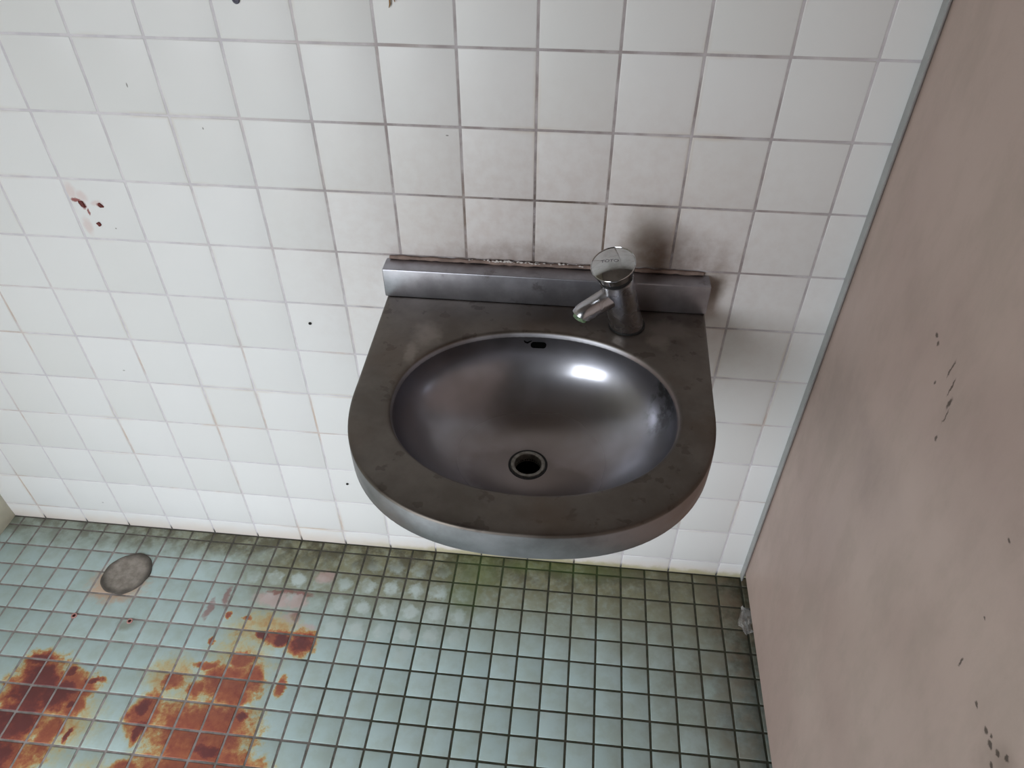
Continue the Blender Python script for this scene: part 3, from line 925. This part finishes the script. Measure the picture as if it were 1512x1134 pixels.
# two red plugs sunk in the floor tiles
M_PLUG = plain('faded_red_plastic', lin(206, 150, 142), 0.6, 0.0, 0.1, 300)
M_HOLE = plain('dark_red_hole', lin(62, 16, 16), 0.9)
M_REDBR = plain('rusty_red_plastic', lin(118, 40, 34), 0.6, 0.0, 0.25, 300)
for (x, y, lab) in ((-0.200, -0.228, 'small red plastic floor plug with a dark hole on clean aqua tile'), (-0.082, -0.228, 'small red plastic floor plug with a dark hole in a dirty brownish ring')):
    e = empty('floor_plug', (x, y, 0), lab, 'plug', 'red plugs in the floor')
    part('collar', lathe([(0.0058, 0.0), (0.0056, 0.0012), (0.0046, 0.0015), (0.0034, 0.0012), (0.0032, 0.0003)], 24, (x, y, 0), name='collar'), M_PLUG, e)
    part('hole', lathe([(0.0033, 0.0002), (0.0033, 0.0007), (0.0012, 0.0006)], 20, (x, y, 0), closed_top=True, name='hole'), M_HOLE, e)

# three red plug stubs on the wall
def stub(x, z, r, lab, seed, stretch, ang):
    q = random.Random(seed)
    V, F = [], []
    n = 12
    rr = [r * q.uniform(0.75, 1.2) for _ in range(n)]
    for k, (sc, d) in enumerate(((1.0, -0.0001), (0.92, -0.0012), (0.55, -0.0018))):
        for j in range(n):
            a = 2 * math.pi * j / n
            u, w = rr[j] * sc * math.cos(a) * stretch, rr[j] * sc * math.sin(a)
            V.append((x + u * math.cos(ang) - w * math.sin(ang), d - 0.0002, z + u * math.sin(ang) + w * math.cos(ang)))
    for k in range(2):
        for j in range(n):
            F.append((k * n + j, k * n + (j + 1) % n, (k + 1) * n + (j + 1) % n, (k + 1) * n + j))
    F.append(tuple(range(2 * n, 3 * n)))
    o = link('wall_plug', mesh('wall_plug', V, F, 60), M_REDBR)
    tag(o, lab, 'plug', 'red plug stubs on the white tile')
stub(0.0185, 0.8055, 0.0042, 'rusty red wall plug stub with a pink smear reaching to the tile joint', 1, 1.5, math.radians(110))
stub(0.0475, 0.8045, 0.0036, 'rusty red wall plug stub with a short pink tail, level with the smeared one', 2, 1.2, math.radians(-40))
stub(0.0325, 0.7725, 0.0036, 'dark red wall plug stub lowest of the three on the white tile', 3, 1.15, math.radians(-45))

def knob(name, x, z, r, mat, lab, cat):
    V, F = [], []
    n = 20
    for rr, d in ((1.0, -0.0001), (1.0, -0.0010), (0.8, -0.0018), (0.45, -0.0014), (0.3, -0.0008)):
        for j in range(n):
            a = 2 * math.pi * j / n
            V.append((x + r * rr * math.cos(a), d - 0.0002, z + r * rr * math.sin(a)))
    for k in range(4):
        for j in range(n):
            F.append((k * n + j, k * n + (j + 1) % n, (k + 1) * n + (j + 1) % n, (k + 1) * n + j))
    F.append(tuple(range(4 * n, 5 * n)))
    o = link(name, mesh(name, V, F, 40), mat)
    tag(o, lab, cat)
M_SLATE = plain('slate_plastic', lin(84, 82, 98), 0.5)
knob('wall_anchor', 0.3330, 1.0925, 0.0048, M_SLATE, 'small slate grey plastic anchor in a wall tile high above the basin', 'anchor')
knob('wall_anchor', 0.3330, 0.6060, 0.0026, M_BLACK, 'tiny black anchor in a white tile level with the basin bowl', 'anchor')
knob('wall_anchor', 0.3340, 0.2050, 0.0026, M_BLACK, 'tiny black anchor in a white tile near the floor below the basin', 'anchor')
# brown insect-like wisp on the wall, its tips showing
M_WISP = plain('dry_brown', lin(176, 134, 84), 0.8, 0.0, 0.25, 300)
wisp = empty('dried_wisp', (0.5265, -0.001, 1.105), 'dry brown plant wisp stuck to a white tile high above the basin', 'plant wisp')
for k, pts in enumerate(([(0.5215, 1.0885), (0.5232, 1.0925), (0.5236, 1.0980), (0.5262, 1.1080)], [(0.5292, 1.0950), (0.5288, 1.0990), (0.5270, 1.1080)], [(0.5330, 1.0990), (0.5305, 1.1050), (0.5268, 1.1090)])):
    part('stem', tube([(x, -0.0020 - 0.0005 * i, z) for i, (x, z) in enumerate(pts)], [0.0004] + [0.0010] * (len(pts) - 2) + [0.0009], 8, 'stem'), M_WISP, wisp)

# crumpled clear plastic wrapper caught under the partition
rn = random.Random(33)
nx, ny = 9, 11
V, F = [], []
for i in range(nx):
    for j in range(ny):
        u, w = i / (nx - 1), j / (ny - 1)
        x = 1.134 + 0.026 * u + rn.uniform(-0.002, 0.002) + 0.004 * math.sin(7 * w)
        y = -0.077 - 0.052 * w + rn.uniform(-0.002, 0.002) - 0.012 * (1 - u) * (w - 0.5)
        z = 0.0015 + 0.010 * u * (0.5 + 0.5 * math.sin(9 * w + 4 * u)) + rn.uniform(0, 0.004)
        edge = abs(w - 0.5) * 2
        if u < 0.25 and edge > 0.6: x += 0.008
        V.append((x, y, z))
for i in range(nx - 1):
    for j in range(ny - 1):
        F.append((i * ny + j, i * ny + j + 1, (i + 1) * ny + j + 1, (i + 1) * ny + j))
g = G('clear_film')
b = g.bsdf.inputs
b['Base Color'].default_value = lin(208, 204, 200)
b['Roughness'].default_value = 0.25
b['Alpha'].default_value = 0.26
M_FILM = g.mat
wr = link('plastic_wrapper', mesh('plastic_wrapper', V, F, 30), M_FILM)
so = wr.modifiers.new('thickness', 'SOLIDIFY'); so.thickness = 0.0003
tag(wr, 'crumpled clear plastic wrapper on the floor under the beige partition', 'wrapper')
